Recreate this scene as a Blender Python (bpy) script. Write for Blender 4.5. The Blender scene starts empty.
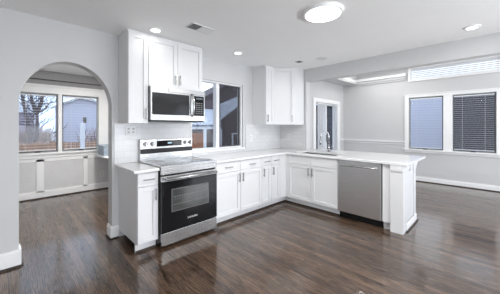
import bpy, bmesh, math, random
from mathutils import Vector, Matrix
random.seed(7)
SC = bpy.context.scene
COL = SC.collection
PI = math.pi

# ------------------------------------------------------------------ camera
cd = bpy.data.cameras.new('camera'); cam = bpy.data.objects.new('camera', cd); COL.objects.link(cam)
cam.location = (-4.147, -3.281, 1.365)
cam.rotation_euler = (PI/2, 0, math.radians(45.37-90))
cd.sensor_width = 36; cd.lens = 242.7*36/500; cd.shift_y = -(147-126.6)/500
cd.clip_start = .05; cd.clip_end = 300
SC.camera = cam
# ------------------------------------------------------------------ sky
W = bpy.data.worlds.new('sky'); SC.world = W; W.use_nodes = True
wn = W.node_tree; wn.nodes.clear()
wo = wn.nodes.new('ShaderNodeOutputWorld'); wb = wn.nodes.new('ShaderNodeBackground')
tc = wn.nodes.new('ShaderNodeTexCoord'); nz = wn.nodes.new('ShaderNodeTexNoise'); rp = wn.nodes.new('ShaderNodeValToRGB')
nz.inputs['Scale'].default_value = 2.2; nz.inputs['Detail'].default_value = 5
rp.color_ramp.elements[0].position = .38; rp.color_ramp.elements[0].color = (.62, .76, 1, 1)
rp.color_ramp.elements[1].position = .62; rp.color_ramp.elements[1].color = (.95, .97, 1, 1)
wn.links.new(tc.outputs['Generated'], nz.inputs['Vector']); wn.links.new(nz.outputs['Fac'], rp.inputs['Fac'])
wn.links.new(rp.outputs['Color'], wb.inputs['Color']); wb.inputs['Strength'].default_value = 1.9
wn.links.new(wb.outputs['Background'], wo.inputs['Surface'])
# ------------------------------------------------------------------ exposure
vs = SC.view_settings
vs.view_transform = 'Standard'; vs.look = 'None'; vs.gamma = 1; vs.use_curve_mapping = False; vs.exposure = 0.0

# ------------------------------------------------------------------ ceiling lamps (diffusers are built later) and added fill lights
CEIL = 2.492; DCEIL = 2.90
def disc_light(x, y, z, r, watts, col=(1, .985, .96)):
    l = bpy.data.lights.new('lamp_or_fill_light', 'AREA'); l.shape = 'DISK'; l.size = 2*r; l.energy = watts; l.color = col
    o = bpy.data.objects.new('lamp_or_fill_light', l); COL.objects.link(o); o.location = (x, y, z); return o
CANS = [(-2.947, -.503), (-1.681, -.523), (-.427, -3.091)]
for x, y in CANS: disc_light(x, y, CEIL-.022, .045, .7)
disc_light(-1.967, -2.09, CEIL-.045, .155, 32)
def add_daylight_fill(x, y, z, w, h, up, watts):
    l = bpy.data.lights.new('daylight_fill', 'AREA'); l.shape = 'RECTANGLE'; l.size = w; l.size_y = h; l.energy = watts; l.color = (.93, .96, 1)
    o = bpy.data.objects.new('daylight_fill', l); COL.objects.link(o); o.location = (x, y, z); o.rotation_euler = (PI/2+up, 0, 0); return o
add_daylight_fill(-2.9, -6.10, 1.0, 4.4, 1.5, 1.0, 195)      # added fill tilted up at the kitchen ceiling, inside the invented south glazing
add_daylight_fill(1.6, -6.10, 1.1, 2.4, 1.8, .7, 85)       # the same added upward fill for the dining room
REAR_FILL = [(-5.3, -3.8), (-3.4, -5.0), (-1.2, -5.0), (-5.3, -5.4), (-3.3, -2.9)]  # unseen fill lights added behind the camera
for x, y in REAR_FILL:
    disc_light(x, y, CEIL-.022, .07, 10)
for x, y in [(1.6, -1.9), (1.6, -4.2)]: disc_light(x, y, DCEIL-.03, .15, 16)  # added dining fill, no fixtures, hidden above the beam
for x, y in [(2.45, -.9), (2.45, -1.5)]: disc_light(x, y, DCEIL-.02, .06, 5)  # added to brighten the white crown strip, no fixtures
disc_light(-2.85, .95, 2.40, .14, 52)  # added alcove fill, kept out of sight beside the arch

# ------------------------------------------------------------------ materials
def nodes(name):
    m = bpy.data.materials.new(name); m.use_nodes = True; t = m.node_tree
    return m, t, t.nodes['Principled BSDF']
def N(t, k, **kw):
    n = t.nodes.new(k)
    for a, v in kw.items(): n.inputs[a.replace('_', ' ')].default_value = v
    return n
def mat(name, c, rough=.5, metal=0, var=.03, scale=8, bump=0, bscale=200, stretch=None, coat=0):
    m, t, b = nodes(name)
    co = N(t, 'ShaderNodeTexCoord'); mp = N(t, 'ShaderNodeMapping'); n = N(t, 'ShaderNodeTexNoise', Scale=scale, Detail=4.)
    if stretch: mp.inputs['Scale'].default_value = stretch
    r = N(t, 'ShaderNodeValToRGB')
    r.color_ramp.elements[0].position = .3; r.color_ramp.elements[1].position = .7
    r.color_ramp.elements[0].color = tuple(x*(1-var) for x in c)+(1,); r.color_ramp.elements[1].color = tuple(min(1, x*(1+var)) for x in c)+(1,)
    t.links.new(co.outputs['Object'], mp.inputs['Vector']); t.links.new(mp.outputs[0], n.inputs['Vector'])
    t.links.new(n.outputs['Fac'], r.inputs['Fac']); t.links.new(r.outputs[0], b.inputs['Base Color'])
    b.inputs['Roughness'].default_value = rough; b.inputs['Metallic'].default_value = metal; b.inputs['Coat Weight'].default_value = coat
    if bump:
        n2 = N(t, 'ShaderNodeTexNoise', Scale=bscale, Detail=3.); bp = N(t, 'ShaderNodeBump', Strength=bump, Distance=.01)
        t.links.new(mp.outputs[0], n2.inputs['Vector']); t.links.new(n2.outputs['Fac'], bp.inputs['Height']); t.links.new(bp.outputs[0], b.inputs['Normal'])
    return m
def emit(name, c, s):
    m, t, b = nodes(name); b.inputs['Base Color'].default_value = c+(1,); b.inputs['Emission Color'].default_value = c+(1,); b.inputs['Emission Strength'].default_value = s
    return m
M = {}
M['wall'] = mat('wall_paint', (.60, .60, .605), .6, var=.015, scale=3, bump=.05, bscale=150)
M['ceil'] = mat('ceiling_paint', (.90, .90, .90), .7, var=.01, scale=3, bump=.05, bscale=120)
M['trim'] = mat('white_trim_paint', (.87, .87, .87), .35, var=.01)
M['cab'] = mat('white_cabinet_lacquer', (.745, .745, .75), .32, var=.008)
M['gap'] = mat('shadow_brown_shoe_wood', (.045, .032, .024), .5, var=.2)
M['quartz'] = mat('white_quartz', (.83, .83, .83), .12, var=.015, scale=14)
M['steel_door'] = mat('satin_steel', (.85, .85, .85), .3, 1, var=.05, scale=5, stretch=(1, 1, 30), bump=.02, bscale=90)
M['steel'] = mat('brushed_steel', (.52, .52, .52), .25, 1, var=.06, scale=6, stretch=(1, 1, 40), bump=.02, bscale=90)
M['dsteel'] = mat('dark_steel', (.25, .25, .26), .35, 1)
M['nickel'] = mat('brushed_nickel', (.33, .33, .33), .3, 1)
M['chrome'] = mat('chrome', (.5, .5, .52), .12, 1, var=0)
M['black'] = mat('black_enamel', (.012, .012, .013), .25, var=.1)
M['bglass'] = mat('black_glass', (.006, .006, .007), .06, var=0)
M['cooktop'] = mat('black_ceramic_glass', (.02, .02, .022), .1, var=.1, coat=.4)
M['mwglass'] = mat('smoky_glass', (.025, .025, .027), .08, var=.1, coat=.2)
for k_ in ('bglass', 'black', 'mwglass', 'cooktop'): M[k_].node_tree.nodes['Principled BSDF'].inputs['Specular IOR Level'].default_value = .3 if k_ != 'mwglass' else .35
M['plate'] = mat('white_plastic', (.80, .80, .79), .4, var=.005)
M['outlet_face'] = mat('grey_outlet_face', (.45, .45, .45), .4)
M['dslot'] = mat('dark_slot', (.05, .05, .05), .6)
M['vent'] = mat('white_vent_metal', (.72, .72, .72), .4)
M['lamp'] = emit('lamp_diffuser_glow', (1, .99, .96), 6)
M['bezel'] = mat('white_bezel', (.85, .85, .85), .4)
M['vinyl'] = mat('white_vinyl', (.80, .80, .81), .4)
M['slat'] = mat('white_blind_slat', (.75, .77, .80), .5)
M['dframe'] = mat('dark_screen_frame', (.07, .07, .075), .5)
M['bark'] = mat('dark_bark', (.10, .085, .10), .9, var=.3, scale=20)
M['fence'] = mat('weathered_orange_fence_wood', (.36, .23, .165), .8, var=.3, scale=5, stretch=(8, 8, .6))
M['brush'] = mat('dry_brown_brush', (.25, .16, .15), .95, var=.5, scale=5)
M['ground'] = mat('winter_lawn', (.34, .33, .28), .95, var=.25, scale=1)
M['mauve'] = mat('mauve_brown_siding', (.10, .078, .088), .8, var=.15, scale=2, stretch=(.5, .5, 12))
M['mauve2'] = mat('dusty_mauve_siding', (.30, .27, .36), .8, var=.2, scale=2, stretch=(.5, .5, 10))
M['darkside'] = mat('dark_slate_siding', (.06, .062, .075), .7, var=.5, scale=3, stretch=(.2, .2, 22))
M['brick'] = mat('orange_brick_face', (.42, .17, .10), .9, var=.4, scale=6)
M['box'] = mat('blue_grey_tub', (.30, .36, .42), .5, var=.15)
M['porch'] = mat('porch_white_paint', (.70, .74, .82), .6)
def siding(name, c):
    m, t, b = nodes(name)
    co = N(t, 'ShaderNodeTexCoord'); sx = N(t, 'ShaderNodeSeparateXYZ'); mu = N(t, 'ShaderNodeMath'); mu.operation = 'MULTIPLY'; mu.inputs[1].default_value = 7
    fr = N(t, 'ShaderNodeMath'); fr.operation = 'FRACT'; r = N(t, 'ShaderNodeValToRGB')
    r.color_ramp.elements[0].color = tuple(x*.72 for x in c)+(1,); r.color_ramp.elements[1].position = .14; r.color_ramp.elements[1].color = c+(1,)
    bp = N(t, 'ShaderNodeBump', Strength=.4, Distance=.02)
    t.links.new(co.outputs['Object'], sx.inputs[0]); t.links.new(sx.outputs['Z'], mu.inputs[0]); t.links.new(mu.outputs[0], fr.inputs[0])
    t.links.new(fr.outputs[0], r.inputs[0]); t.links.new(r.outputs[0], b.inputs['Base Color']); t.links.new(fr.outputs[0], bp.inputs['Height']); t.links.new(bp.outputs[0], b.inputs['Normal'])
    b.inputs['Roughness'].default_value = .7
    return m
M['siding'] = siding('pale_lavender_siding', (.60, .64, .80))
def shingle():
    m, t, b = nodes('blue_grey_roof_shingles')
    co = N(t, 'ShaderNodeTexCoord'); br = N(t, 'ShaderNodeTexBrick', Scale=3.2, Color1=(.38, .43, .50, 1), Color2=(.60, .65, .74, 1), Mortar=(.16, .18, .24, 1))
    br.inputs['Mortar Size'].default_value = .03; t.links.new(co.outputs['Object'], br.inputs['Vector'])
    t.links.new(br.outputs['Color'], b.inputs['Base Color']); b.inputs['Roughness'].default_value = .85
    return m
M['shingle'] = shingle()
def tile():
    m, t, b = nodes('white_subway_tile')
    co = N(t, 'ShaderNodeTexCoord'); sx = N(t, 'ShaderNodeSeparateXYZ'); ad = N(t, 'ShaderNodeMath'); cx = N(t, 'ShaderNodeCombineXYZ')
    br = N(t, 'ShaderNodeTexBrick', Scale=1., Color1=(.66, .66, .665, 1), Color2=(.70, .70, .705, 1), Mortar=(.56, .56, .56, 1))
    br.inputs['Mortar Size'].default_value = .0018; br.inputs['Brick Width'].default_value = .15; br.inputs['Row Height'].default_value = .075
    t.links.new(co.outputs['Object'], sx.inputs[0]); t.links.new(sx.outputs['X'], ad.inputs[0]); t.links.new(sx.outputs['Y'], ad.inputs[1])
    t.links.new(ad.outputs[0], cx.inputs['X']); t.links.new(sx.outputs['Z'], cx.inputs['Y']); t.links.new(cx.outputs[0], br.inputs['Vector'])
    bp = N(t, 'ShaderNodeBump', Strength=.3, Distance=.002); bp.invert = True
    t.links.new(br.outputs['Fac'], bp.inputs['Height']); t.links.new(bp.outputs[0], b.inputs['Normal'])
    t.links.new(br.outputs['Color'], b.inputs['Base Color']); b.inputs['Roughness'].default_value = .18
    return m
M['tile'] = tile()
def floor_mat():
    m, t, b = nodes('dark_oak_strip_floor')
    co = N(t, 'ShaderNodeTexCoord'); sx = N(t, 'ShaderNodeSeparateXYZ'); cx = N(t, 'ShaderNodeCombineXYZ')
    L = t.links.new
    L(co.outputs['Object'], sx.inputs[0]); L(sx.outputs['Y'], cx.inputs['X']); L(sx.outputs['X'], cx.inputs['Y'])
    br = N(t, 'ShaderNodeTexBrick', Scale=1., Color1=(0, 0, 0, 1), Color2=(1, 1, 1, 1), Mortar=(.5, .5, .5, 1), Bias=0.)
    br.inputs['Brick Width'].default_value = .95; br.inputs['Row Height'].default_value = .066; br.inputs['Mortar Size'].default_value = .0012; br.offset = .37; br.offset_frequency = 3
    L(cx.outputs[0], br.inputs['Vector'])
    # a row number gives each strip its own tone
    dv = N(t, 'ShaderNodeMath'); dv.operation = 'DIVIDE'; dv.inputs[1].default_value = .066; fl = N(t, 'ShaderNodeMath'); fl.operation = 'FLOOR'
    L(sx.outputs['X'], dv.inputs[0]); L(dv.outputs[0], fl.inputs[0])
    wn_ = t.nodes.new('ShaderNodeTexWhiteNoise'); wn_.noise_dimensions = '1D'; L(fl.outputs[0], wn_.inputs['W'])
    # grain: noise stretched along the boards, shifted per board
    of = N(t, 'ShaderNodeVectorMath'); of.operation = 'MULTIPLY_ADD'; of.inputs[1].default_value = (9, 5, 3)
    L(br.outputs['Color'], of.inputs[0])
    mp = N(t, 'ShaderNodeVectorMath'); mp.operation = 'MULTIPLY'; mp.inputs[1].default_value = (24, 3.4, 1)
    L(co.outputs['Object'], mp.inputs[0]); L(mp.outputs[0], of.inputs[2])
    g = N(t, 'ShaderNodeTexNoise', Scale=1.1, Detail=6., Roughness=.6, Distortion=1.6); L(of.outputs[0], g.inputs['Vector'])
    w = N(t, 'ShaderNodeTexWave', Scale=.9, Distortion=9., Detail=3.); w.inputs['Detail Scale'].default_value = 1.2; L(of.outputs[0], w.inputs['Vector'])
    gr = N(t, 'ShaderNodeValToRGB'); gr.color_ramp.elements[0].position = .38; gr.color_ramp.elements[1].position = .88
    gr.color_ramp.elements[0].color = (.012, .007, .004, 1); gr.color_ramp.elements[1].color = (.175, .110, .072, 1)
    e = gr.color_ramp.elements.new(.6); e.color = (.058, .034, .021, 1)
    a1 = N(t, 'ShaderNodeMath'); a1.operation = 'MULTIPLY'; a1.inputs[1].default_value = .78; L(g.outputs['Fac'], a1.inputs[0])
    a2 = N(t, 'ShaderNodeMath'); a2.operation = 'MULTIPLY_ADD'; a2.inputs[1].default_value = .24; L(w.outputs['Fac'], a2.inputs[0]); L(a1.outputs[0], a2.inputs[2])
    a3 = N(t, 'ShaderNodeMath'); a3.operation = 'MULTIPLY_ADD'; a3.inputs[1].default_value = .12; L(br.outputs['Color'], a3.inputs[0]); L(a2.outputs[0], a3.inputs[2])
    a4 = N(t, 'ShaderNodeMath'); a4.operation = 'MULTIPLY_ADD'; a4.inputs[1].default_value = .12; L(wn_.outputs['Value'], a4.inputs[0]); L(a3.outputs[0], a4.inputs[2])
    L(a4.outputs[0], gr.inputs['Fac'])
    mx = t.nodes.new('ShaderNodeMix'); mx.data_type = 'RGBA'; mx.inputs['B'].default_value = (.02, .013, .009, 1)
    L(br.outputs['Fac'], mx.inputs['Factor']); L(gr.outputs[0], mx.inputs['A']); L(mx.outputs['Result'], b.inputs['Base Color'])
    b.inputs['Roughness'].default_value = .38
    b.inputs['Coat Weight'].default_value = 1; b.inputs['Coat Roughness'].default_value = .11; b.inputs['Coat IOR'].default_value = 1.6; b.inputs['Specular IOR Level'].default_value = .1
    n2 = N(t, 'ShaderNodeTexNoise', Scale=7., Detail=2.); bp = N(t, 'ShaderNodeBump', Strength=.22, Distance=.012)
    bp2 = N(t, 'ShaderNodeBump', Strength=.15, Distance=.003)
    L(co.outputs['Object'], n2.inputs['Vector']); L(n2.outputs['Fac'], bp.inputs['Height']); L(g.outputs['Fac'], bp2.inputs['Height']); L(bp.outputs[0], bp2.inputs['Normal'])
    L(bp2.outputs[0], b.inputs['Normal']); L(bp2.outputs[0], b.inputs['Coat Normal'])
    return m
M['floor'] = floor_mat()
def glass():
    m = bpy.data.materials.new('window_glass'); m.use_nodes = True; t = m.node_tree; t.nodes.clear()
    o = t.nodes.new('ShaderNodeOutputMaterial'); mx = t.nodes.new('ShaderNodeMixShader'); tr = t.nodes.new('ShaderNodeBsdfTransparent'); gl = t.nodes.new('ShaderNodeBsdfGlossy')
    tr.inputs[0].default_value = (.96, .98, 1, 1); gl.inputs['Roughness'].default_value = 0; mx.inputs[0].default_value = .012
    t.links.new(tr.outputs[0], mx.inputs[1]); t.links.new(gl.outputs[0], mx.inputs[2]); t.links.new(mx.outputs[0], o.inputs[0])
    return m
M['glass'] = glass()
def screen():
    m = bpy.data.materials.new('insect_screen'); m.use_nodes = True; t = m.node_tree; t.nodes.clear()
    o = t.nodes.new('ShaderNodeOutputMaterial'); mx = t.nodes.new('ShaderNodeMixShader'); tr = t.nodes.new('ShaderNodeBsdfTransparent'); gl = t.nodes.new('ShaderNodeBsdfDiffuse')
    gl.inputs[0].default_value = (.05, .05, .055, 1); mx.inputs[0].default_value = .38
    t.links.new(tr.outputs[0], mx.inputs[1]); t.links.new(gl.outputs[0], mx.inputs[2]); t.links.new(mx.outputs[0], o.inputs[0])
    return m
M['screen'] = screen()

# ------------------------------------------------------------------ mesh helpers
class MB:
    def __init__(s): s.bm = bmesh.new()
    def box(s, x0, x1, y0, y1, z0, z1, mt=None):
        x0, x1 = sorted((x0, x1)); y0, y1 = sorted((y0, y1)); z0, z1 = sorted((z0, z1))
        v = [s.bm.verts.new(p) for p in ((x0,y0,z0),(x1,y0,z0),(x1,y1,z0),(x0,y1,z0),(x0,y0,z1),(x1,y0,z1),(x1,y1,z1),(x0,y1,z1))]
        if mt is not None:
            for q in v: q.co = mt @ q.co
        for f in ((0,3,2,1),(4,5,6,7),(0,1,5,4),(1,2,6,5),(2,3,7,6),(3,0,4,7)): s.bm.faces.new([v[i] for i in f])
        return s
    def ring(s, c, ax, r, n, up=None):
        ax = Vector(ax).normalized(); a = ax.orthogonal().normalized() if up is None else up
        b = ax.cross(a).normalized()
        return [s.bm.verts.new(Vector(c)+r*(math.cos(2*PI*i/n)*a+math.sin(2*PI*i/n)*b)) for i in range(n)]
    def tube(s, pts, r, n=10, caps=True):
        pts = [Vector(p) for p in pts]; rs = r if isinstance(r, (list, tuple)) else [r]*len(pts)
        prev = None; up = None
        for i, p in enumerate(pts):
            d = (pts[min(i+1, len(pts)-1)]-pts[max(i-1, 0)]).normalized()
            if up is None: up = d.orthogonal().normalized()
            else:
                up = (up-up.dot(d)*d)
                up = up.normalized() if up.length > 1e-6 else d.orthogonal().normalized()
            R = s.ring(p, d, rs[i], n, up)
            if prev:
                for k in range(n): f = s.bm.faces.new((prev[k], prev[(k+1)%n], R[(k+1)%n], R[k])); f.smooth = True
            elif caps: s.bm.faces.new(list(reversed(R)))
            prev = R
        if caps: s.bm.faces.new(prev)
        return s
    def cyl(s, a, b, r, n=20): return s.tube([a, b], r, n)
    def slab(s, loops, axis, a, b):
        """flat outline(s) with holes, extruded along an axis from a to b"""
        i = 'xyz'.index(axis); tmp = bmesh.new(); ed = []
        for lp in loops:
            vv = []
            for p in lp:
                c = [0, 0, 0]; c[i] = a; o = [k for k in range(3) if k != i]; c[o[0]], c[o[1]] = p; vv.append(tmp.verts.new(c))
            ed += [tmp.edges.new((vv[k], vv[(k+1)%len(vv)])) for k in range(len(vv))]
        r = bmesh.ops.triangle_fill(tmp, use_beauty=True, use_dissolve=False, edges=ed)
        fs = [g for g in r['geom'] if isinstance(g, bmesh.types.BMFace)]
        e = bmesh.ops.extrude_face_region(tmp, geom=fs, use_keep_orig=True)
        d = [0, 0, 0]; d[i] = b-a
        bmesh.ops.translate(tmp, verts=[g for g in e['geom'] if isinstance(g, bmesh.types.BMVert)], vec=d)
        bmesh.ops.recalc_face_normals(tmp, faces=tmp.faces)
        me = bpy.data.meshes.new('tmp'); tmp.to_mesh(me); tmp.free(); s.bm.from_mesh(me); bpy.data.meshes.remove(me)
        return s
    def xf(s, mt): bmesh.ops.transform(s.bm, matrix=mt, verts=s.bm.verts); return s
OFF = {}
def link(name, mb, m, parent=None, bevel=0, mods=None):
    me = bpy.data.meshes.new(name); bmesh.ops.recalc_face_normals(mb.bm, faces=mb.bm.faces)
    off = OFF.get(parent.name) if parent else None
    if off is not None: bmesh.ops.translate(mb.bm, verts=mb.bm.verts, vec=-off)
    mb.bm.to_mesh(me); mb.bm.free(); me.materials.append(m)
    o = bpy.data.objects.new(name, me); COL.objects.link(o)
    if parent:
        o.parent = parent
        if off is not None: OFF[o.name] = off
    if bevel:
        bv = o.modifiers.new('bevel', 'BEVEL'); bv.width = bevel; bv.segments = 2; bv.limit_method = 'ANGLE'
    return o
def tag(o, label, cat, group=None):
    o['label'] = label; o['category'] = cat
    if group: o['group'] = group
    return o
def thing(name, label, cat, loc, rz=0, group=None, world=False):
    """Empty at the base; world=True: its parts are written in world coordinates"""
    o = bpy.data.objects.new(name, None); COL.objects.link(o); o.location = loc; o.rotation_euler = (0, 0, rz); o.empty_display_size = .1
    if world: OFF[o.name] = Vector(loc)
    return tag(o, label, cat, group)
def struct(name, mb, m, parent=None, bevel=0):
    o = link(name, mb, m, parent, bevel); o['kind'] = 'structure'; return o
def sempty(name, loc):
    o = bpy.data.objects.new(name, None); COL.objects.link(o); o.location = loc; o['kind'] = 'structure'; OFF[o.name] = Vector(loc); return o
def rect(a0, a1, b0, b1): return [(a0, b0), (a1, b0), (a1, b1), (a0, b1)]

# ================================================================== STRUCTURE
KX0, KY0 = -6.6, -6.2        # left and back of the kitchen
XF = 3.12; YA = 2.81; XJL, XJR = -4.088, -3.268; TA = .15
struct('floor', MB().slab([[(KX0-.1, KY0-.1), (XF+.1, KY0-.1), (XF+.1, .13), (-2.35, .13), (-2.35, YA+.1), (-5.4, YA+.1), (-5.4, .13), (KX0-.1, .13)]], 'z', -.12, 0), M['floor'])
# wall with arch, kitchen window and patio door
ac, ah, zs, ar = (XJL+XJR)/2, (XJR-XJL)/2, 1.59, .482
arch = [(ac+ah*math.cos(PI*k/32), zs+ar*math.sin(PI*k/32)) for k in range(33)]
outer = [(KX0-.1, 0), (XJL, 0)] + list(reversed(arch)) + [(XJR, 0), (1.47, 0), (1.47, 2.01), (2.70, 2.01), (2.70, 0), (XF+.12, 0), (XF+.12, 3.02), (KX0-.1, 3.02)]
struct('wall_north', MB().slab([outer, rect(-2.17, -1.09, .985, 2.125)], 'y', 0, TA), M['wall'])
struct('wall_east', MB().slab([rect(KY0-.1, 0, 0, 3.02), rect(-3.29, -1.715, .80, 2.10), rect(-3.38, -1.74, 2.545, 2.84)], 'x', XF, XF+.14), M['wall'])
struct('wall_stub', MB().box(0, .12, -.66, 0, 0, CEIL), M['wall'])
struct('wall_beam', MB().box(0, .14, KY0, -.66, 2.246, CEIL+.02).box(0, .14, -.66, 0, CEIL, CEIL+.02), M['wall'])
struct('wall_west', MB().box(KX0-.1, KX0, KY0-.1, 0, 0, 3.0), M['wall'])
struct('wall_south', MB().slab([rect(KX0, XF, 0, 3.0), rect(-5.1, -.7, .1, 2.2), rect(.4, 2.8, .1, 2.2)], 'y', KY0-.1, KY0), M['wall'])
struct('ceiling', MB().box(KX0, .0, KY0, 0, CEIL, CEIL+.1), M['ceil'])
struct('ceiling_dining', MB().box(.0, XF, KY0, 0, DCEIL, DCEIL+.1).box(0, .14, KY0, 0, CEIL+.02, DCEIL), M['ceil'])
struct('wall_soffit', MB().box(.14, XF, -.40, 0, 2.60, DCEIL), M['wall'])
# dining crown mouldings
struct('trim_1', MB().slab([[(XF, 2.565), (XF-.02, 2.565), (XF-.09, 2.655), (XF-.09, 2.66), (XF, 2.66)]], 'y', -1.66, -.40)
       .bm and MB().box(XF-.03, XF, -1.66, 0, 2.555, 2.60).box(XF-.06, XF, -1.66, -.40, 2.60, 2.66), M['wall'])
struct('trim_2', MB().box(XF-.10, XF, -1.66, -.40, 2.66, 2.725).box(.14, XF-.10, -.42, -.40, 2.645, 2.70), M['trim'])
# alcove room
struct('wall_alcove_north', MB().slab([rect(-5.3, -2.3, 0, 2.6), rect(-4.10, -3.475, .87, 2.005), rect(-3.415, -2.78, .87, 2.005)], 'y', YA, YA+.12), M['wall'])
struct('wall_alcove_east', MB().box(-2.45, -2.30, TA, YA, 0, 2.6), M['wall'])
struct('wall_alcove_west', MB().box(-5.3, -5.15, TA, YA, 0, 2.6), M['wall'])
struct('ceiling_alcove', MB().box(-5.15, -2.45, TA, YA, 2.432, 2.55), M['ceil'])
struct('trim_shade_band', MB().box(-5.15, -2.45, YA-.03, YA, 2.27, 2.432).box(-5.15, -2.45, YA-.02, YA, 2.175, 2.255), mat('grey_painted_shade', (.34, .34, .345), .6))  # upper alcove wall bands, their shade put into a darker grey
struct('trim_shadow_line', MB().box(-5.15, -2.45, YA-.05, YA, 2.255, 2.27), M['gap'])  # thin dark strip drawn as the shadow line between the bands
# backsplash of small white tiles
bs = MB().slab([[(-3.245, .906), (-.012, .906), (-.012, 1.404), (-1.03, 1.404), (-1.03, .955), (-2.22, .955), (-2.22, 1.404), (-3.193, 1.404), (-3.245, 1.404)]], 'y', -.012, 0)
bs.box(-.012, 0, -.62, -.012, .906, 1.404)
struct('wall_tile', bs, M['tile'])

# baseboards with dark shoe
def base_x(name, x0, x1, y, d, h=.165, th=.018):
    m = MB().box(x0, x1, y, y+d*th, .012, h-.02).box(x0, x1, y, y+d*(th-.007), h-.02, h)
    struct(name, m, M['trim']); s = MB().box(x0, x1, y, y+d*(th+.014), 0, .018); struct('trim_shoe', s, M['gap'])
def base_y(name, y0, y1, x, d, h=.165, th=.018, shoe=True):
    m = MB().box(x, x+d*th, y0, y1, .012, h-.02).box(x, x+d*(th-.007), y0, y1, h-.02, h)
    struct(name, m, M['trim'])
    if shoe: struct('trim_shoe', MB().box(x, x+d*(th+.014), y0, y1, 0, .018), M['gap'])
base_x('baseboard_north', KX0, XJL+.018, 0, -1)
base_x('baseboard_north_pier', XJR-.018, -3.196, 0, -1, .15)
base_y('baseboard_arch_left', 0, TA, XJL, 1)
base_y('baseboard_arch_right', 0, TA, XJR, -1, .15)
base_y('baseboard_east', KY0, -.018, XF, -1, .12)
base_x('baseboard_dining_north', .15, 1.33, 0, -1, .12)
base_x('baseboard_dining_door', 2.86, XF, 0, -1, .12)
base_y('baseboard_west', KY0, -.03, KX0, 1)
# chair rail in dining room
struct('trim_4', MB().box(XF-.022, XF, -1.62, 0, .955, .985).box(XF-.012, XF, -1.62, 0, .90, .915), M['trim'])
struct('trim_5', MB().box(2.88, XF-.022, -.022, 0, .955, .985), M['trim'])
# alcove wainscot
struct('wall_wainscot', MB().box(-5.15, -2.45, YA-.012, YA, .12, .74), mat('light_grey_panel_paint', (.66, .66, .665), .5))
wb_ = MB()
for a, b in ((-5.15, -4.5), (-3.80, -3.69), (-3.06, -2.985), (-2.50, -2.45)): wb_.box(a, b, YA-.026, YA-.012, .12, .74)
wb_.box(-5.15, -2.45, YA-.026, YA-.012, .115, .14).box(-5.15, -2.45, YA-.026, YA-.012, .70, .755)
struct('trim_6', wb_, M['trim'])
struct('baseboard_alcove', MB().box(-5.15, -2.45, YA-.036, YA-.012, .02, .12), M['trim'])
struct('trim_shoe', MB().box(-5.15, -2.45, YA-.05, YA-.012, 0, .02), M['gap'])

# ---------------------------------------------------------------- windows
def P(fix, a, y, z):  # helper for windows in the y- or x-wall
    return (a, y, z) if fix == 'y' else (y, a, z)
def wbox(mb, fix, a0, a1, d0, d1, z0, z1):
    if fix == 'y': mb.box(a0, a1, d0, d1, z0, z1)
    else: mb.box(d0, d1, a0, a1, z0, z1)
def frame_rect(mb, fix, a0, a1, z0, z1, d0, d1, w):
    a0, a1 = sorted((a0, a1))
    wbox(mb, fix, a0, a0+w, d0, d1, z0, z1); wbox(mb, fix, a1-w, a1, d0, d1, z0, z1)
    wbox(mb, fix, a0+w, a1-w, d0, d1, z0, z0+w); wbox(mb, fix, a0+w, a1-w, d0, d1, z1-w, z1)
def casement(par, fix, a0, a1, z0, z1, d, dirn=1):
    """sash with dark screen frame, glass and crank; d = depth at wall face, dirn into the wall"""
    m = MB(); frame_rect(m, fix, a0, a1, z0, z1, d+dirn*.05, d+dirn*.09, .02); s = link('sash', m, M['vinyl'], par)
    m = MB(); frame_rect(m, fix, a0+.012, a1-.012, z0+.012, z1-.012, d+dirn*.035, d+dirn*.049, .012); link('screen_frame', m, M['dframe'], par)
    m = MB(); wbox(m, fix, a0+.02, a1-.02, d+dirn*.068, d+dirn*.073, z0+.02, z1-.02); link('pane', m, M['glass'], s)
    c = (a0+a1)/2; m = MB(); wbox(m, fix, c-.035, c+.035, d-dirn*.012, d+dirn*.03, z0-.004, z0+.016)
    m.tube([P(fix, c-.01, d-dirn*.005, z0+.012), P(fix, c+.03, d-dirn*.03, z0+.012), P(fix, c+.05, d-dirn*.035, z0+.006)], .005, 6)
    link('crank', m, M['dframe'], par)
# window_1 : alcove pair
w1 = sempty('window_1', (-3.44, YA, .87))
m = MB(); y0, y1 = YA-.022, YA
m.box(-4.20, -4.10, y0, y1, .87, 2.005).box(-3.475, -3.415, y0, y1, .87, 2.005).box(-2.78, -2.60, y0, y1, .87, 2.005)
m.box(-4.20, -2.60, y0, y1, 2.005, 2.13).box(-4.21, -2.59, y0-.012, y1, 2.13, 2.172)
struct('window_casing', m, M['trim'], w1, .003)
struct('window_sill', MB().box(-4.22, -2.58, YA-.06, YA+.05, .835, .87).box(-4.20, -2.60, YA-.022, YA, .765, .835), M['trim'], w1, .003)
for a0, a1 in ((-4.10, -3.475), (-3.415, -2.78)): casement(w1, 'y', a0, a1, .87, 2.005, YA)
# window_2 : kitchen slider
w2 = sempty('window_2', (-1.63, 0, .985))
m = MB(); frame_rect(m, 'y', -2.17, -1.09, .985, 2.125, .03, .13, .028); m.box(-1.675, -1.61, .035, .125, 1.013, 2.097)
struct('window_frame', m, M['vinyl'], w2, .002)
m = MB(); frame_rect(m, 'y', -1.61, -1.118, 1.013, 2.097, .06, .08, .018); struct('screen_frame', m, M['dframe'], w2)
struct('pane', MB().box(-2.142, -1.675, .085, .09, 1.013, 2.097).box(-1.61, -1.118, .085, .09, 1.013, 2.097), M['glass'], w2)
struct('screen', MB().box(-1.592, -1.136, .07, .0705, 1.031, 2.079), M['screen'], w2)
struct('window_sill', MB().box(-2.20, -1.06, -.03, .06, .957, .984), M['trim'], w2, .004)
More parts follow.
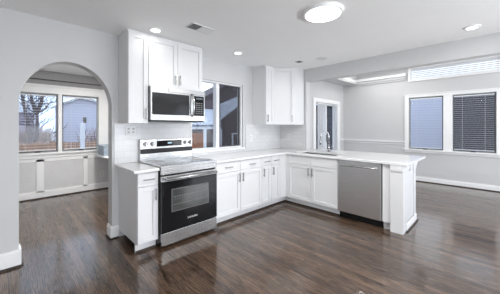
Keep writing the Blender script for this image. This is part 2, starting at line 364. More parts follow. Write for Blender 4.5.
# window_3 : dining pair
w3 = sempty('window_3', (XF, -2.5, .80))
m = MB(); x0, x1 = XF-.022, XF
m.box(x0, x1, -1.715, -1.625, .80, 2.10).box(x0, x1, -2.575, -2.41, .80, 2.10).box(x0, x1, -3.40, -3.29, .80, 2.10).box(XF, XF+.12, -2.575, -2.41, .80, 2.10)
m.box(x0, x1, -3.40, -1.625, 2.10, 2.155).box(x0-.012, x1, -3.41, -1.615, 2.155, 2.18)
struct('window_casing', m, M['trim'], w3, .003)
struct('window_sill', MB().box(XF-.055, XF+.05, -3.44, -1.59, .77, .80).box(XF-.022, XF, -3.41, -1.62, .715, .77), M['trim'], w3, .003)
for a0, a1 in ((-2.41, -1.715), (-3.29, -2.575)): casement(w3, 'x', a0, a1, .80, 2.10, XF)
# window_4 : transom
w4 = sempty('window_4', (XF, -2.5, 2.55))
m = MB(); frame_rect(m, 'x', -3.42, -1.70, 2.505, 2.88, XF-.03, XF, .045)
frame_rect(m, 'x', -3.38, -1.74, 2.545, 2.84, XF, XF+.1, .02); struct('window_casing', m, M['trim'], w4, .003)
struct('pane', MB().box(XF+.07, XF+.075, -3.36, -1.76, 2.565, 2.82), M['glass'], w4)
# window_added_5, window_added_6 : unseen south glazing, added to carry the fill light
for nm, a0, a1 in (('window_added_5', -5.1, -.7), ('window_added_6', .4, 2.8)):
    w5 = sempty(nm, ((a0+a1)/2, KY0, .1))
    m = MB(); frame_rect(m, 'y', a0, a1, .1, 2.2, KY0-.09, KY0-.02, .05)
    for k in (1, 2): c = a0+(a1-a0)*k/3; m.box(c-.03, c+.03, KY0-.09, KY0-.02, .15, 2.15)
    struct('window_frame', m, M['vinyl'], w5); struct('pane', MB().box(a0+.05, a1-.05, KY0-.06, KY0-.055, .15, 2.15), M['glass'], w5)
# door_1 : patio door
d1 = sempty('door_1', (2.08, 0, 0))
m = MB().box(1.345, 1.47, -.022, 0, 0, 2.01).box(2.70, 2.855, -.022, 0, 0, 2.01).box(1.345, 2.855, -.022, 0, 2.01, 2.11)
struct('door_casing', m, M['trim'], d1, .003)
m = MB(); frame_rect(m, 'y', 1.47, 2.70, 0.0, 2.01, .03, .12, .05); m.box(2.09, 2.15, .04, .10, .05, 1.96).box(1.52, 2.09, .05, .09, .05, .16).box(2.15, 2.65, .05, .09, .05, .16)
struct('door_frame', m, M['vinyl'], d1)
struct('pane', MB().box(1.52, 2.09, .068, .072, .16, 1.96).box(2.15, 2.65, .068, .072, .16, 1.96), M['glass'], d1)
struct('door_handle', MB().box(2.105, 2.13, .005, .04, .95, 1.15), M['dsteel'], d1)

# window blinds (things)
def hblind(fix, a0, a1, z0, z1, d, dirn, label, group, step=.05, w=.022, tall=.003):
    loc = P(fix, (a0+a1)/2, d, z0)
    t = thing('window_blind', label, 'blind', loc, group=group, world=True)
    m = MB(); wbox(m, fix, a0, a1, d-w*.6, d+w*.6, z1-.025, z1); link('headrail', m, M['slat'], t)
    m = MB(); z = z0+.02
    while z < z1-.03:
        wbox(m, fix, a0+.004, a1-.004, d-w/2, d+w/2, z, z+tall); z += step
    link('slats', m, M['slat'], t)
    for f in (.22, .78):
        m = MB(); c = a0+(a1-a0)*f; wbox(m, fix, c-.0015, c+.0015, d-.001, d+.001, z0+.01, z1-.025); link('ladder_cord', m, M['slat'], t)
    m = MB(); wbox(m, fix, a0+.002, a1-.002, d-w/2, d+w/2, z0, z0+.012); link('bottom_rail', m, M['slat'], t)
hblind('y', -4.07, -3.505, .905, 1.975, YA+.022, 1, 'open white slatted blind in left alcove window with bare trees behind', None)
hblind('y', -3.385, -2.81, .905, 1.975, YA+.022, 1, 'open white slatted blind in right alcove window before the pale gabled house', None)
hblind('x', -2.385, -1.74, .835, 2.07, XF+.022, 1, 'open slatted blind in left dining window against a pale lavender view', None, .045)
hblind('x', -3.265, -2.60, .835, 2.07, XF+.022, 1, 'open slatted blind in right dining window against a dark view', None, .045, .014)
hblind('x', -3.35, -1.77, 2.575, 2.815, XF+.04, 1, 'long low slatted blind in the high transom window', None, .042, .008, .030)
def vblind(x0, x1, label, n):
    t = thing('vertical_blind', label, 'blind', ((x0+x1)/2, -.03, .1), world=True)
    link('headrail', MB().box(x0-.01, x1+.01, -.045, -.015, 1.955, 1.985), M['slat'], t)
    for i in range(n):
        c = x0+(x1-x0)*(i+.5)/n; R = Matrix.Translation((c, -.03, 0)) @ Matrix.Rotation(math.radians(15), 4, 'Z')
        link('vane', MB().box(-.04, .04, -.001, .001, .08, 1.955, R), M['slat'], t)
vblind(1.53, 1.86, 'white vertical blind vanes gathered at left side of patio door', 7)
vblind(2.44, 2.66, 'narrow bunch of white vertical vanes at right side of patio door', 5)

# ================================================================== CABINETS
def shaker(mb, x0, x1, z0, z1, yf, rail=.055, t=.02, rec=.012):
    y1 = yf+t
    mb.box(x0, x0+rail, yf, y1, z0, z1).box(x1-rail, x1, yf, y1, z0, z1)
    mb.box(x0+rail, x1-rail, yf, y1, z0, z0+rail).box(x0+rail, x1-rail, yf, y1, z1-rail, z1)
    mb.box(x0+rail, x1-rail, yf+rec, y1, z0+rail, z1-rail)
    return mb
def pull_v(x, z0, z1, yf):
    m = MB().box(x-.006, x+.006, yf-.034, yf-.024, z0, z1)
    for z in (z0+.015, z1-.015): m.cyl((x, yf-.028, z), (x, yf, z), .005, 8)
    return m
def pull_h(x0, x1, z, yf):
    m = MB().box(x0, x1, yf-.034, yf-.024, z-.006, z+.006)
    for x in (x0+.015, x1-.015): m.cyl((x, yf-.028, z), (x, yf, z), .005, 8)
    return m
def door(t, x0, x1, z0, z1, yf, hx=None, hz=None, rail=.055):
    d = link('door', shaker(MB(), x0, x1, z0, z1, yf, rail), M['cab'], t, .0015)
    if hx is not None: link('handle', pull_v(hx, hz, hz+.128, yf), M['nickel'], d)
    return d
def drawer(t, x0, x1, z0, z1, yf, handle=True, rail=.032):
    d = link('drawer', shaker(MB(), x0, x1, z0, z1, yf, rail, rec=.006), M['cab'], t, .0015)
    if handle:
        c = (x0+x1)/2; w = min(.128, (x1-x0)*.55); link('handle', pull_h(c-w/2, c+w/2, (z0+z1)/2, yf), M['nickel'], d)
    return d
BF = -.63; BB = -.61
def base_unit(label, loc, rz, w, doors, drawers, handles=True, sink=False, group=None, name='base_cabinet'):
    t = thing(name, label, 'cabinet', loc, rz, group)
    if sink: link('body', MB().box(0, w, BB, -.002, .10, .64).box(0, w, BB, -.54, .64, .872), M['cab'], t)
    else: link('body', MB().box(0, w, BB, -.002, .10, .872), M['cab'], t)
    link('toe_kick', MB().box(0, w, -.56, -.54, .0, .10), M['cab'], t)
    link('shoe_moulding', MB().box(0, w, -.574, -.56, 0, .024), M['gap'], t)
    g = .0035
    for a, b in drawers: drawer(t, a+g, b-g, .722, .862, BF, handles)
    for a, b, hs in doors:
        hx = (b-.035 if hs == 'r' else a+.035) if hs else None
        door(t, a+g, b-g, .112, .714, BF, hx, .555)
    return t
XL, XR0, X1, X2, X3 = -3.193, -2.966, -2.197, -1.725, -1.2575
t = base_unit('narrow white base cabinet with one drawer left of the range', (XL, 0, 0), 0, XR0-XL-.003, [(0, XR0-XL-.003, 'r')], [(0, XR0-XL-.003)])
base_unit('wide white base cabinet with two drawers right of the range', (X1+.002, 0, 0), 0, X3-X1-.004, [(0, X2-X1, 'r'), (X2-X1, X3-X1-.004, 'l')], [(0, X2-X1), (X2-X1, X3-X1-.004)])
t = base_unit('white corner base cabinet with two slim doors and two slim drawers', (X3, 0, 0), 0, -.635-X3+.02, [(0, .233, 'l'), (.233, .466, 'l')], [(0, .233), (.233, .466)])
link('corner_filler', MB().box(.467, X3*-1-.63, BF, BB, .112, .868).box(-X3-.63, -X3-.61, -.684, BB, .112, .868), M['cab'], t)
link('corner_toe_kick', MB().box(-X3-.62, -X3-.54, -.56, -.54, 0, .10).box(-X3-.56, -X3-.54, -.684, -.56, 0, .10), M['cab'], t)
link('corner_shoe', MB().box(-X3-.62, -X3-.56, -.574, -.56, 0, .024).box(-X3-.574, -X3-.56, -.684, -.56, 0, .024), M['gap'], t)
# along the peninsula: local x runs towards -Y, front faces -X
YS = -.686
def pen(label, y, w, **k): return base_unit(label, (0, y, 0), -PI/2, w, **k)
sb = base_unit('white sink base cabinet with two plain false drawer fronts', (0, YS, 0), -PI/2, .914, [(0, .457, 'r'), (.457, .914, 'l')], [(0, .457), (.457, .914)], handles=False, sink=True)
# dishwasher
dw = thing('dishwasher', 'stainless steel dishwasher between the sink base and the peninsula end', 'dishwasher', (0, YS-.916, 0), -PI/2)
link('tub', MB().box(.006, .606, -.59, -.02, .10, .866), M['black'], dw)
dd = link('door', MB().box(.008, .604, -.64, -.59, .105, .868), M['steel_door'], dw, .004)
link('control_strip', MB().box(.008, .604, -.637, -.59, .8685, .872), M['black'], dw)
hm = MB(); hm.tube([(.05+.51*k/12, -.665-.022*math.sin(PI*k/12), .80) for k in range(13)], .012, 10)
hm.cyl((.06, -.67, .80), (.06, -.64, .80), .009, 8).cyl((.55, -.67, .80), (.55, -.64, .80), .009, 8)
link('handle', hm, M['steel'], dd)
link('toe_kick', MB().box(.004, .612, -.565, -.53, 0, .10), M['black'], dw)
# end of the peninsula
YE = -2.462
pe = thing('peninsula_end_panel', 'white panelled end of the peninsula beside the dishwasher', 'panel', (-.3, -2.35, 0), world=True)
link('filler', MB().box(-.612, -.02, -2.315, -2.218, .10, .873).box(-.56, -.54, -2.315, -2.218, 0, .10), M['cab'], pe)
link('corner_post', MB().box(-.632, -.50, YE, -2.315, .0, .873), M['cab'], pe, .002)
link('capital', MB().box(-.652, -.632, -2.46, -2.318, .80, .873).box(-.646, -.632, -2.455, -2.323, .787, .80), M['cab'], pe, .002)
m = MB().box(-.50, .02, YE+.012, -2.40, 0, .873)
m.box(-.50, -.43, YE, YE+.012, .10, .873).box(-.05, .055, YE, YE+.012, .10, .873).box(-.43, -.05, YE, YE+.012, .79, .873).box(.02, .055, YE+.012, -2.40, 0, .873)
link('side_panel', m, M['cab'], pe)
link('back_panel', MB().box(.02, .055, -2.40, -.72, 0, .873), M['cab'], pe)
link('base_trim', MB().box(-.50, .068, YE-.009, YE, .014, .095).box(-.50, .063, YE-.005, YE, .095, .105), M['trim'], pe, .002)
link('shoe_moulding', MB().box(-.50, .08, YE-.026, YE, 0, .014), M['gap'], pe)
for i, yy in enumerate((-2.455, -1.60, -.80)):
    m = MB().slab([[(.055, .873), (.30, .873), (.30, .85), (.24, .84), (.15, .79), (.085, .72), (.055, .70)]], 'y', yy, yy+.045)
    link('corbel', m, M['cab'], pe, .002)
for xx in (-.30, -.13): link('side_block', MB().box(xx, xx+.08, YE-.012, YE, .77, .873), M['cab'], pe, .002)

# countertops
ZT0, ZT1 = .875, .905
cl = link('countertop', MB().box(-3.238, -2.967, -.66, -.013, ZT0, ZT1), M['quartz'], None, .003)
tag(cl, 'short white quartz countertop left of the range', 'countertop')
SX0, SX1, SY0, SY1 = -.51, -.13, -1.50, -.75
ct = MB().slab([[(-2.199, -.013), (-.013, -.013), (-.013, -.675), (.45, -.675), (.45, -2.50), (.44, -2.515), (-.65, -2.515), (-.66, -2.505), (-.66, -.66), (-2.199, -.66)], rect(SX0, SX1, SY0, SY1)], 'z', ZT0, ZT1)
cm = link('countertop', ct, M['quartz'], None, .003)
tag(cm, 'long L-shaped white quartz countertop running into the peninsula', 'countertop')
# sink
sk = thing('sink', 'undermount stainless sink in the peninsula countertop', 'sink', (-.32, -1.125, .65), world=True)
m = MB(); e = .012
m.box(SX0-e, SX1+e, SY0-e, SY1+e, .66, .67).box(SX0-e, SX0, SY0-e, SY1+e, .67, .874).box(SX1, SX1+e, SY0-e, SY1+e, .67, .874).box(SX0, SX1, SY0-e, SY0, .67, .874).box(SX0, SX1, SY1, SY1+e, .67, .874)
link('basin', m, M['steel'], sk); link('drain', MB().cyl((-.32, -1.125, .67), (-.32, -1.125, .676), .045, 20), M['dsteel'], sk)
# faucet
fa = thing('faucet', 'tall arched chrome kitchen faucet behind the sink', 'faucet', (-.06, -1.12, .905), world=True)
FX, FY = -.06, -1.165
link('base', MB().cyl((FX, FY, .905), (FX, FY, .92), .03).tube([(FX, FY, .92), (FX, FY, 1.05)], .019, 14), M['chrome'], fa)
arc = [(FX, FY, 1.05), (FX, FY, 1.18)] + [(FX-.065+.065*math.cos(PI*k/12), FY+.045-.045*math.cos(PI*k/12), 1.18+.10*math.sin(PI*k/12)) for k in range(1, 13)]
sp = link('spout', MB().tube(arc, .012, 12), M['chrome'], fa)
link('spray_head', MB().tube([(FX-.13, FY+.09, 1.18), (FX-.132, FY+.092, 1.09), (FX-.134, FY+.094, 1.04)], [.014, .018, .02], 12), M['chrome'], fa)
link('lever', MB().tube([(FX, FY-.018, .98), (FX-.01, FY-.05, 1.0), (FX-.02, FY-.10, 1.04)], [.008, .007, .006], 8), M['chrome'], fa)

# ---- upper cabinets
UZ0, UZ1, UF = 1.404, CEIL-.014, -.345
def upper(label, x0, x1, z0, doors, hz=None):
    t = thing('wall_cabinet', label, 'cabinet', (x0, 0, z0)); w = x1-x0; h = UZ1-z0
    link('body', MB().box(0, w, UF+.02, -.002, 0, h), M['cab'], t)
    link('top_filler', MB().box(.0, w, UF+.03, -.002, h, h+.012), M['bezel'], t)
    for a, b, hs in doors:
        door(t, a+.002, b-.002, .002, h-.02, UF, b-.03 if hs == 'r' else a+.03, .05)
    return t
upper('tall slim white wall cabinet left of the microwave', XL, XR0, UZ0, [(0, XR0-XL, 'r')])
upper('white double-door wall cabinet above the microwave', XR0+.001, -2.20, 1.856, [(0, .383, 'r'), (.383, .765, 'l')])
upper('slim white wall cabinet right of the kitchen window', -.84, -.612, UZ0, [(0, .228, 'l')])
t = thing('wall_cabinet', 'white diagonal corner wall cabinet with one door', 'cabinet', (-.3, -.3, UZ0), world=True)
s = .014
link('body', MB().slab([[(-.0125, -.0125), (-.61, -.0125), (-.61, -.325+s), (-.325+s, -.61), (-.0125, -.61)]], 'z', UZ0, UZ1), M['cab'], t)
link('top_filler', MB().slab([[(-.0125, -.0125), (-.60, -.0125), (-.60, -.31), (-.31, -.60), (-.0125, -.60)]], 'z', UZ1, UZ1+.012), M['bezel'], t)
L_ = .285*math.sqrt(2)
R = Matrix.Translation((-.61, -.325, UZ0)) @ Matrix.Rotation(-PI/4, 4, 'Z')
dm = shaker(MB(), .008, L_-.008, .002, UZ1-UZ0-.02, -.011).xf(R); d = link('door', dm, M['cab'], t, .0015)
link('handle', pull_v(L_-.045, .05, .178, -.011).xf(R), M['nickel'], d)

# ================================================================== APPLIANCES
mw = thing('microwave', 'stainless over-the-range microwave with dark window', 'microwave', (-2.58, -.2, 1.42), world=True)
mx0, mx1, mf, mz0, mz1 = -2.962, -2.202, -.405, 1.425, 1.852
link('body', MB().box(mx0, mx1, -.375, -.013, mz0+.018, mz1), M['dsteel'], mw)
link('underside', MB().box(mx0+.01, mx1-.01, -.39, -.02, mz0, mz0+.018), M['black'], mw)
md = MB(); wx0, wx1 = -2.945, -2.445
md.box(mx0, mx1, mf, -.375, 1.778, mz1).box(mx0, mx1, mf, -.375, mz0+.018, 1.512).box(mx0, wx0, mf, -.375, 1.512, 1.778).box(wx1, -2.372, mf, -.375, 1.512, 1.778)
md.box(-2.215, mx1, mf, -.375, 1.512, 1.778)
d = link('door', md, M['steel'], mw, .002)
link('vent_lip', MB().box(-2.74, mx1+.0, mf-.012, mf, 1.795, mz1-.002), M['steel'], mw, .003)
wn2 = link('window', MB().box(wx0, wx1, mf+.006, -.376, 1.512, 1.778), M['mwglass'], mw)
hm = MB(); hm.tube([(-2.405, mf-.02-.03*math.sin(PI*k/12), 1.50+.30*k/12) for k in range(13)], .012, 10)
hm.cyl((-2.405, mf-.022, 1.505), (-2.405, mf, 1.505), .01, 8).cyl((-2.405, mf-.022, 1.795), (-2.405, mf, 1.795), .01, 8)
link('handle', hm, M['steel'], d)
cp = link('control_panel', MB().box(-2.372, -2.215, mf+.002, -.376, 1.512, 1.778), M['bglass'], mw)
link('display', MB().box(-2.345, -2.24, mf, mf+.002, 1.735, 1.76), emit('dim_blue_display', (.07, .09, .11), .05), cp)
m = MB()
for i in range(3):
    for j in range(6): m.box(-2.345+i*.04, -2.322+i*.04, mf, mf+.002, 1.54+j*.028, 1.552+j*.028)
link('buttons', m, mat('grey_button', (.22, .22, .23), .5), cp)

rg = thing('range', 'stainless electric range with black glass oven door', 'range', (-2.584, -.34, 0), world=True)
rx0, rx1 = -2.962, -2.203
link('body', MB().box(rx0, rx1, -.655, -.015, .03, .905), M['black'], rg)
fm = MB()
for x in (rx0+.05, rx1-.05):
    for y in (-.6, -.08): link('foot', MB().cyl((x, y, 0), (x, y, .03), .018, 10), M['black'], rg)
ck = link('cooktop', MB().box(rx0+.01, rx1-.01, -.63, -.075, .905, .918), M['cooktop'], rg, .002)
bring = mat('burner_grey', (.25, .25, .25), .4)
for x, y, r in ((-2.78, -.50, .10), (-2.40, -.50, .115), (-2.78, -.22, .075), (-2.40, -.22, .085)):
    for rr in (r, r*.65):
        pts = [(x+rr*math.cos(2*PI*k/32), y+rr*math.sin(2*PI*k/32), .9185) for k in range(33)]; link('burner_ring', MB().tube(pts, .0012, 4, caps=False), bring, ck)
link('cooktop_trim', MB().box(rx0, rx0+.01, -.63, -.075, .905, .92).box(rx1-.01, rx1, -.63, -.075, .905, .92).box(rx0, rx1, -.682, -.63, .893, .922), M['steel'], rg, .003)
link('front_panel', MB().box(rx0, rx1, -.685, -.655, .825, .893), M['steel'], rg, .004)
od = link('oven_door', MB().box(rx0+.003, rx1-.003, -.69, -.655, .745, .808), M['steel'], rg, .003)
link('glass', MB().box(rx0+.003, rx1-.003, -.692, -.655, .182, .745), M['bglass'], od, .002)
ow = MB(); frame_rect(ow, 'y', -2.845, -2.335, .39, .655, -.6935, -.692, .012)
link('window_border', ow, mat('dark_grey_border', (.10, .10, .10), .3), od)
link('window', MB().box(-2.833, -2.347, -.6932, -.692, .402, .643), mat('oven_window', (.05, .052, .05), .12, var=.3, coat=.5), od)
rk = MB()
for z in (.47, .56): rk.box(-2.825, -2.355, -.6937, -.6933, z, z+.005)
for k in range(16): rk.box(-2.80+k*.028, -2.797+k*.028, -.6937, -.6933, .52, .56)
link('oven_rack', rk, mat('dim_rack', (.16, .16, .15), .5), od)
hm = MB(); hm.tube([(-2.93, -.735, .778), (-2.235, -.735, .778)], .014, 12)
hm.box(-2.93, -2.905, -.735, -.69, .768, .79).box(-2.26, -2.235, -.735, -.69, .768, .79)
link('handle', hm, M['steel'], od)
link('storage_drawer', MB().box(rx0+.003, rx1-.003, -.69, -.655, .032, .172), M['steel'], rg, .004)
# maker's name on the door
fc = bpy.data.curves.new('lettering', 'FONT'); fc.body = 'SAMSUNG'; fc.size = .030; fc.align_x = 'CENTER'; fc.extrude = .0004
fo = bpy.data.objects.new('lettering', fc); COL.objects.link(fo)
dg = bpy.context.evaluated_depsgraph_get(); me = bpy.data.meshes.new_from_object(fo.evaluated_get(dg)); bpy.data.objects.remove(fo)
me.materials.clear(); me.materials.append(M['plate'])
lt = bpy.data.objects.new('lettering', me); COL.objects.link(lt); lt.parent = od; lt.rotation_euler = (PI/2, 0, 0); lt.location = Vector((-2.57, -.6925, .268))-Vector((-2.584, -.34, 0))
# back guard
G = Matrix.Translation((0, 0, 0))
bg = link('back_guard', MB().box(rx0, rx1, -.072, -.014, .905, 1.195), M['steel'], rg, .004)
link('vent_strip', MB().box(rx0+.004, rx1-.004, -.080, -.072, 1.01, 1.072), M['black'], bg)
link('display_panel', MB().box(-2.745, -2.375, -.0745, -.072, 1.095, 1.175), M['bglass'], bg)
link('clock', MB().box(-2.59, -2.53, -.0755, -.0745, 1.13, 1.148), emit('clock_glow', (.5, .7, .8), .15), bg)
for x in (-2.895, -2.80, -2.315, -2.235):
    k = link('knob', MB().cyl((x, -.072, 1.135), (x, -.078, 1.135), .031, 20).cyl((x, -.078, 1.135), (x, -.10, 1.135), .024, 20), M['dsteel'], bg)
    link('grip', MB().box(x-.005, x+.005, -.112, -.10, 1.113, 1.157), M['steel'], k)

# ================================================================== SMALL FIXTURES
def outlet(label, x, z, w=.075, fixed=None, kind='outlet', face=None):
    """plate on the y-wall facing -Y, or on the x-wall facing -X when face='x'"""
    t = thing('switch_plate' if kind == 'switch' else 'wall_outlet', label, kind, (0, 0, 0))
    t.location = (x, fixed if fixed is not None else -.012, z)
    if face == 'x': t.rotation_euler.z = -PI/2; t.location = (fixed, x, z)
    link('plate', MB().box(-w/2, w/2, -.006, 0, -.058, .058), M['plate'], t, .002)
    for i in range(max(1, round(w/.075))):
        c = -w/2+.0375+.058*i if w > .1 else 0
        if kind == 'switch': link('rocker', MB().box(c-.016, c+.016, -.010, -.006, -.033, .033), M['trim'], t)
        else:
            for dz in (-.022, .022):
                link('receptacle', MB().box(c-.013, c+.013, -.0075, -.006, dz-.012, dz+.012), M['outlet_face'], t)
outlet('white double wall plate on tile under the slim left wall cabinet', -3.06, 1.315, .12)
outlet('white outlet on tile right of the kitchen window', -.90, 1.15)
outlet('white double wall plate on tile under the corner wall cabinet', -.25, 1.15, .12, -.012, 'outlet', 'x')
outlet('small white outlet on alcove wainscot under the shelf', -2.72, .33, .07, YA-.026)

def recessed(x, y, label, r=.05, group=None):
    t = thing('recessed_light', label, 'ceiling light', (x, y, CEIL), group=group)
    m = MB(); n = 28
    pr = [(r, -.012), (r+.022, -.010), (r+.026, 0), (r, 0)]
    vs_ = [[m.bm.verts.new((a*math.cos(2*PI*k/n), a*math.sin(2*PI*k/n), z)) for a, z in pr] for k in range(n)]
    for k in range(n):
        for j in range(4): m.bm.faces.new((vs_[k][j], vs_[k][(j+1)%4], vs_[(k+1)%n][(j+1)%4], vs_[(k+1)%n][j]))
    link('bezel', m, M['bezel'], t); link('diffuser', MB().cyl((0, 0, -.0105), (0, 0, -.0005), r, 28), M['lamp'], t)
recessed(CANS[0][0], CANS[0][1], 'recessed ceiling light above the slim left wall cabinet')
recessed(CANS[1][0], CANS[1][1], 'recessed ceiling light in front of the kitchen window')
recessed(CANS[2][0], CANS[2][1], 'recessed ceiling light near the beam at far right')
for x, y in REAR_FILL: recessed(x, y, 'added recessed fill light in the ceiling behind the viewer', .072, 'added recessed fill lights behind the viewer')
t = thing('ceiling_light', 'large round glowing flush ceiling light over the kitchen floor', 'ceiling light', (-1.967, -2.09, CEIL))
m = MB(); n = 48; pr = [(.165, -.03), (.185, -.03), (.195, 0), (.165, 0)]
vs_ = [[m.bm.verts.new((a*math.cos(2*PI*k/n), a*math.sin(2*PI*k/n), z)) for a, z in pr] for k in range(n)]
for k in range(n):
    for j in range(4): m.bm.faces.new((vs_[k][j], vs_[k][(j+1)%4], vs_[(k+1)%n][(j+1)%4], vs_[(k+1)%n][j]))
link('bezel', m, M['bezel'], t); link('diffuser', MB().cyl((0, 0, -.034), (0, 0, -.001), .165, 48), M['lamp'], t)
# vents
t = thing('ceiling_vent', 'white rectangular ceiling register with dark open louvres at one end', 'vent', (-2.60, -.905, CEIL), 0)
link('frame', MB().box(-.15, .16, -.085, .085, -.008, 0), M['vent'], t, .002)
m = MB()
for k in range(7): m.box(-.135, -.02, -.07+k*.02, -.058+k*.02, -.0095, -.008)
link('louvres', m, M['dslot'], t)
m = MB()
for k in range(7): m.box(.0, .145, -.07+k*.02, -.062+k*.02, -.0095, -.008)
link('closed_louvres', m, M['vent'], t)
t = thing('ceiling_vent', 'small dark slotted ceiling vent near the corner wall cabinet', 'vent', (-.59, -.89, CEIL))
link('frame', MB().box(-.055, .055, -.055, .055, -.006, 0), M['vent'], t)
m = MB()
for k in range(4): m.box(-.048, .048, -.045+k*.024, -.029+k*.024, -.008, -.006)
link('louvres', m, M['dslot'], t)
o = link('ceiling_speaker', MB().cyl((-.49, -1.26, CEIL-.010), (-.49, -1.26, CEIL), .085, 28), M['vent']); tag(o, 'flat white round disc on the ceiling near the beam', 'ceiling disc')

# alcove shelf and tub
t = thing('wall_shelf', 'small white bracketed shelf at right side of the alcove', 'shelf', (-2.65, 2.35, .70), world=True)
link('board', MB().box(-2.86, -2.452, 2.02, 2.70, .752, .778), M['trim'], t)
link('bracket', MB().slab([[(-2.452, .752), (-2.80, .752), (-2.80, .735), (-2.50, .60), (-2.452, .60)]], 'y', 2.10, 2.125), M['trim'], t)
link('bracket', MB().slab([[(-2.452, .752), (-2.80, .752), (-2.80, .735), (-2.50, .60), (-2.452, .60)]], 'y', 2.55, 2.575), M['trim'], t)
t = thing('storage_tub', 'blue-grey storage tub on the small alcove shelf', 'tub', (-2.70, 2.35, .778), world=True)
link('tub_body', MB().box(-2.84, -2.50, 2.15, 2.60, .778, .96), M['box'], t, .01); link('lid', MB().box(-2.85, -2.49, 2.14, 2.61, .96, .985), M['box'], t, .004)

# ================================================================== OUTSIDE
GZ = -.6
o = struct('ground', MB().box(-40, 40, .5+2.6, 40, GZ-.1, GZ).box(3.4, 40, -40, 3.1, GZ-.1, GZ).box(-40, 3.4, -40, -6.5, GZ-.1, GZ).box(-2.2, 3.4, .3, 3.1, GZ-.1, GZ), M['ground'])
def picket(name, label, x0, x1, y, z1, pw=.12):
    t = thing(name, label, 'fence', ((x0+x1)/2, y, GZ), world=True)
    m = MB(); x = x0
    while x < x1:
        m.box(x, x+pw-.012, y-.012, y+.012, GZ+.03, z1+random.uniform(-.015, .015)); x += pw
    link('boards', m, M['fence'], t)
    link('rail', MB().box(x0, x1, y+.012, y+.05, z1-.25, z1-.17), M['fence'], t); link('rail', MB().box(x0, x1, y+.012, y+.05, GZ+.3, GZ+.38), M['fence'], t)
    for k in range(int((x1-x0)/2)+1): link('post', MB().box(x0+2*k, x0+2*k+.09, y+.05, y+.14, GZ, z1+.02), M['fence'], t)
picket('wooden_fence', 'weathered orange-brown board fence beyond the alcove windows', -5.6, -1.2, 6.6, .86)
def tree(label, base, limbs, seed, r0=.11):
    rnd = random.Random(seed); t = thing('bare_tree', label, 'tree', base, world=True); m = MB(); tw = MB()
    def twig(p, d, L, r, lv):
        pts = [p]; rs = [r]
        for k in range(4):
            d = (d+Vector((rnd.uniform(-.22, .22), rnd.uniform(-.22, .22), rnd.uniform(-.05, .2)))).normalized()
            pts.append(pts[-1]+d*L/4); rs.append(max(.004, r*(1-.2*(k+1))))
        tw.tube(pts, rs, 5)
        if lv > 0:
            for k in range(3):
                q = pts[1+k]; nd = (d+Vector((rnd.uniform(-1, 1), rnd.uniform(-.7, .7), rnd.uniform(-.2, .7)))).normalized(); twig(q, nd, L*.6, r*.5, lv-1)
    for pts, r in limbs:
        pts = [Vector(p) for p in pts]; n_ = len(pts); m.tube(pts, [r*(1-.5*k/(n_-1)) for k in range(n_)], 8)
        for p in pts[1:]:
            for k in range(4):
                twig(p, Vector((rnd.uniform(-1, 1), rnd.uniform(-.6, .6), rnd.uniform(.0, .8))).normalized(), rnd.uniform(.5, 1.0), r*.28, 2)
    link('trunk', m, M['bark'], t); link('twigs', tw, M['bark'], t)
tree('forked bare tree behind the left alcove window, nearest its middle', (-3.38, 10, GZ),
     [([(-3.38, 10, GZ), (-3.40, 10, .6), (-3.36, 10, 1.3), (-3.37, 10, 1.9)], .10), ([(-3.37, 10, 1.9), (-3.50, 10, 2.3), (-3.58, 10, 2.9), (-3.62, 10, 3.8)], .07), ([(-3.37, 10, 1.9), (-3.24, 10, 2.3), (-3.17, 10, 2.8), (-3.1, 10, 3.7)], .07)], 3)
tree('leaning bare tree at left edge of the left alcove window', (-3.66, 7.9, GZ),
     [([(-3.66, 7.9, GZ), (-3.66, 7.9, .8), (-3.73, 7.9, 1.5), (-3.84, 7.9, 2.2), (-3.97, 7.9, 3.2)], .065)], 5)
def brush_mesh(x0, x1, y0, y1, z1, n, seed):
    rnd = random.Random(seed); m = MB()
    for k in range(n):
        x, y = rnd.uniform(x0, x1), rnd.uniform(y0, y1); h = rnd.uniform(.75, 1.0)*(z1-GZ); p = Vector((x, y, GZ)); q = p+Vector((rnd.uniform(-.3, .3), rnd.uniform(-.2, .2), h))
        m.tube([p, (p+q)/2+Vector((rnd.uniform(-.1, .1), 0, 0)), q], [.012, .009, .004], 4)
        for j in range(5):
            f = rnd.uniform(.3, 1); a = p.lerp(q, f); m.tube([a, a+Vector((rnd.uniform(-.25, .25), rnd.uniform(-.2, .2), rnd.uniform(.05, .3)))], [.006, .003], 3)
    return m
t = thing('neighbour_house', 'distant mauve house low behind the bare trees', 'house', (-6, 20, GZ), world=True)
link('wall', MB().box(-9.5, -2.9, 20, 24, GZ, 2.35), M['mauve2'], t); link('roof', MB().slab([[(19.7, 2.35), (24.3, 2.35), (22, 3.3)]], 'x', -9.7, -2.7), M['shingle'], t)
o = link('dry_brush', brush_mesh(-5.6, -2.75, 10.9, 11.7, 1.30, 800, 2), M['brush']); o['kind'] = 'stuff'; tag(o, 'tangled dry brown brush behind the wooden fence', 'brush')
o = link('dry_shrub', brush_mesh(-1.95, -1.0, 8.6, 9.2, 1.25, 90, 4), M['brush']); tag(o, 'dry brown shrub in front of the pale gabled house', 'shrub')
def gable_house(label, y, x0, x1, xp, zp, ze, depth, m_w):
    t = thing('neighbour_house', label, 'house', ((x0+x1)/2, y, GZ), world=True)
    link('wall', MB().slab([[(x0, GZ), (x1, GZ), (x1, ze), (xp, zp), (x0, ze)]], 'y', y, y+depth), m_w, t)
    m = MB()
    m.slab([[(x0-.2, ze-.08), (xp, zp+.02), (x1+.2, ze-.08), (x1+.2, ze+.02), (xp, zp+.12), (x0-.2, ze+.02)]], 'y', y-.2, y+depth+.2)
    link('roof', m, M['shingle'], t)
    return t
t = gable_house('pale lavender sided house with a low gable behind the alcove', 12, -2.32, .3, -1.556, 2.80, 2.44, 2.5, M['siding'])
link('window', MB().box(-1.42, -1.28, 11.97, 12, 1.55, 1.85), M['dframe'], t)
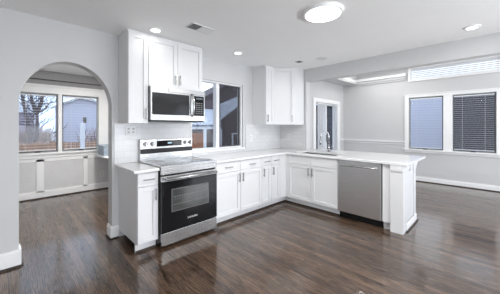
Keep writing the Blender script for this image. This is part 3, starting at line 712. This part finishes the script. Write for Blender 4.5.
o = link('yard_post', MB().box(-2.55, -2.44, 6, 6.1, GZ, 1.49), M['porch']); tag(o, 'square white post standing in the yard beyond the alcove', 'post')
# beyond the kitchen window
t = thing('neighbour_house', 'mauve-brown house with tall dark gable behind the kitchen window', 'house', (6, 9, GZ), world=True)
link('wall', MB().slab([[(3.3, GZ), (12.5, GZ), (12.5, 3.0), (7.5, 4.85), (3.3, 2.65)]], 'y', 9, 10.4), M['mauve'], t)
link('roof', MB().slab([[(3.1, 2.54), (7.5, 4.85), (12.8, 2.9), (12.8, 3.03), (7.5, 4.98), (3.1, 2.66)]], 'y', 8.8, 10.6), M['bark'], t)
t = thing('porch', 'white porch with blue-grey shingled roof behind the kitchen window', 'porch', (3, 6.5, GZ), world=True)
def quad_slab(pts, th):
    m = MB(); a = [m.bm.verts.new(p) for p in pts]; b = [m.bm.verts.new((p[0], p[1], p[2]-th)) for p in pts]
    m.bm.faces.new(a); m.bm.faces.new(b[::-1])
    for k in range(4): m.bm.faces.new((a[k], b[k], b[(k+1)%4], a[(k+1)%4]))
    return m
link('roof', quad_slab([(.6, 5.8, 1.45), (2.92, 5.8, 1.45), (4.5, 8.2, 2.70), (.8, 8.2, 2.70)], .08), M['shingle'], t)
link('rake_roof', quad_slab([(2.95, 5.9, 1.75), (4.40, 5.9, 2.66), (5.2, 7.0, 3.14), (3.77, 7.0, 2.58)], .08), M['shingle'], t)
link('beam', MB().box(.6, 2.95, 5.85, 5.95, 1.25, 1.37), M['porch'], t)
for x in (1.0, 2.02, 2.9): link('post', MB().box(x, x+.10, 5.85, 5.95, GZ, 1.25), M['porch'], t)
link('low_wall', MB().box(.8, 2.9, 7.0, 7.1, GZ, 1.05), M['brick'], t)
link('back_wall', MB().box(2.95, 4.9, 7.4, 7.5, GZ, 2.75), M['mauve'], t)
t = thing('stair_rail', 'short white stair rail with post behind the right kitchen window pane', 'railing', (4.1, 6, GZ), world=True)
link('post', MB().box(4.16, 4.28, 5.95, 6.05, GZ, 1.42), M['porch'], t)
link('rail', MB().box(3.75, 4.16, 5.97, 6.03, .98, 1.04), M['porch'], t); link('baluster', MB().box(3.75, 3.81, 5.97, 6.03, GZ, .98), M['porch'], t)
# beyond the dining windows
t = thing('neighbour_house', 'dark slate sided house behind the right dining window', 'house', (8.5, -4.6, GZ), world=True)
link('wall', MB().box(7, 10, -7.5, -2.05, GZ, 2.85), M['darkside'], t); link('roof', MB().slab([[(6.7, 2.85), (10.3, 2.85), (8.5, 3.15)]], 'y', -7.7, -1.85), M['bark'], t)
t = thing('neighbour_house', 'pale sided house behind the left dining window', 'house', (14, 1, GZ), world=True)
link('wall', MB().box(12, 16, -1.65, 4.5, GZ, 3.4), M['siding'], t); link('roof', MB().slab([[(11.7, 3.4), (16.3, 3.4), (14, 3.9)]], 'y', -1.85, 4.7), M['shingle'], t)
t = thing('garden_shed', 'dark slatted shed seen through the patio door', 'shed', (8, 3, GZ), world=True)
link('wall', MB().box(6.95, 8.6, 2.5, 4, GZ, 2.35), M['darkside'], t); link('roof', MB().box(6.85, 8.7, 2.4, 4.1, 2.35, 2.45), M['bark'], t)
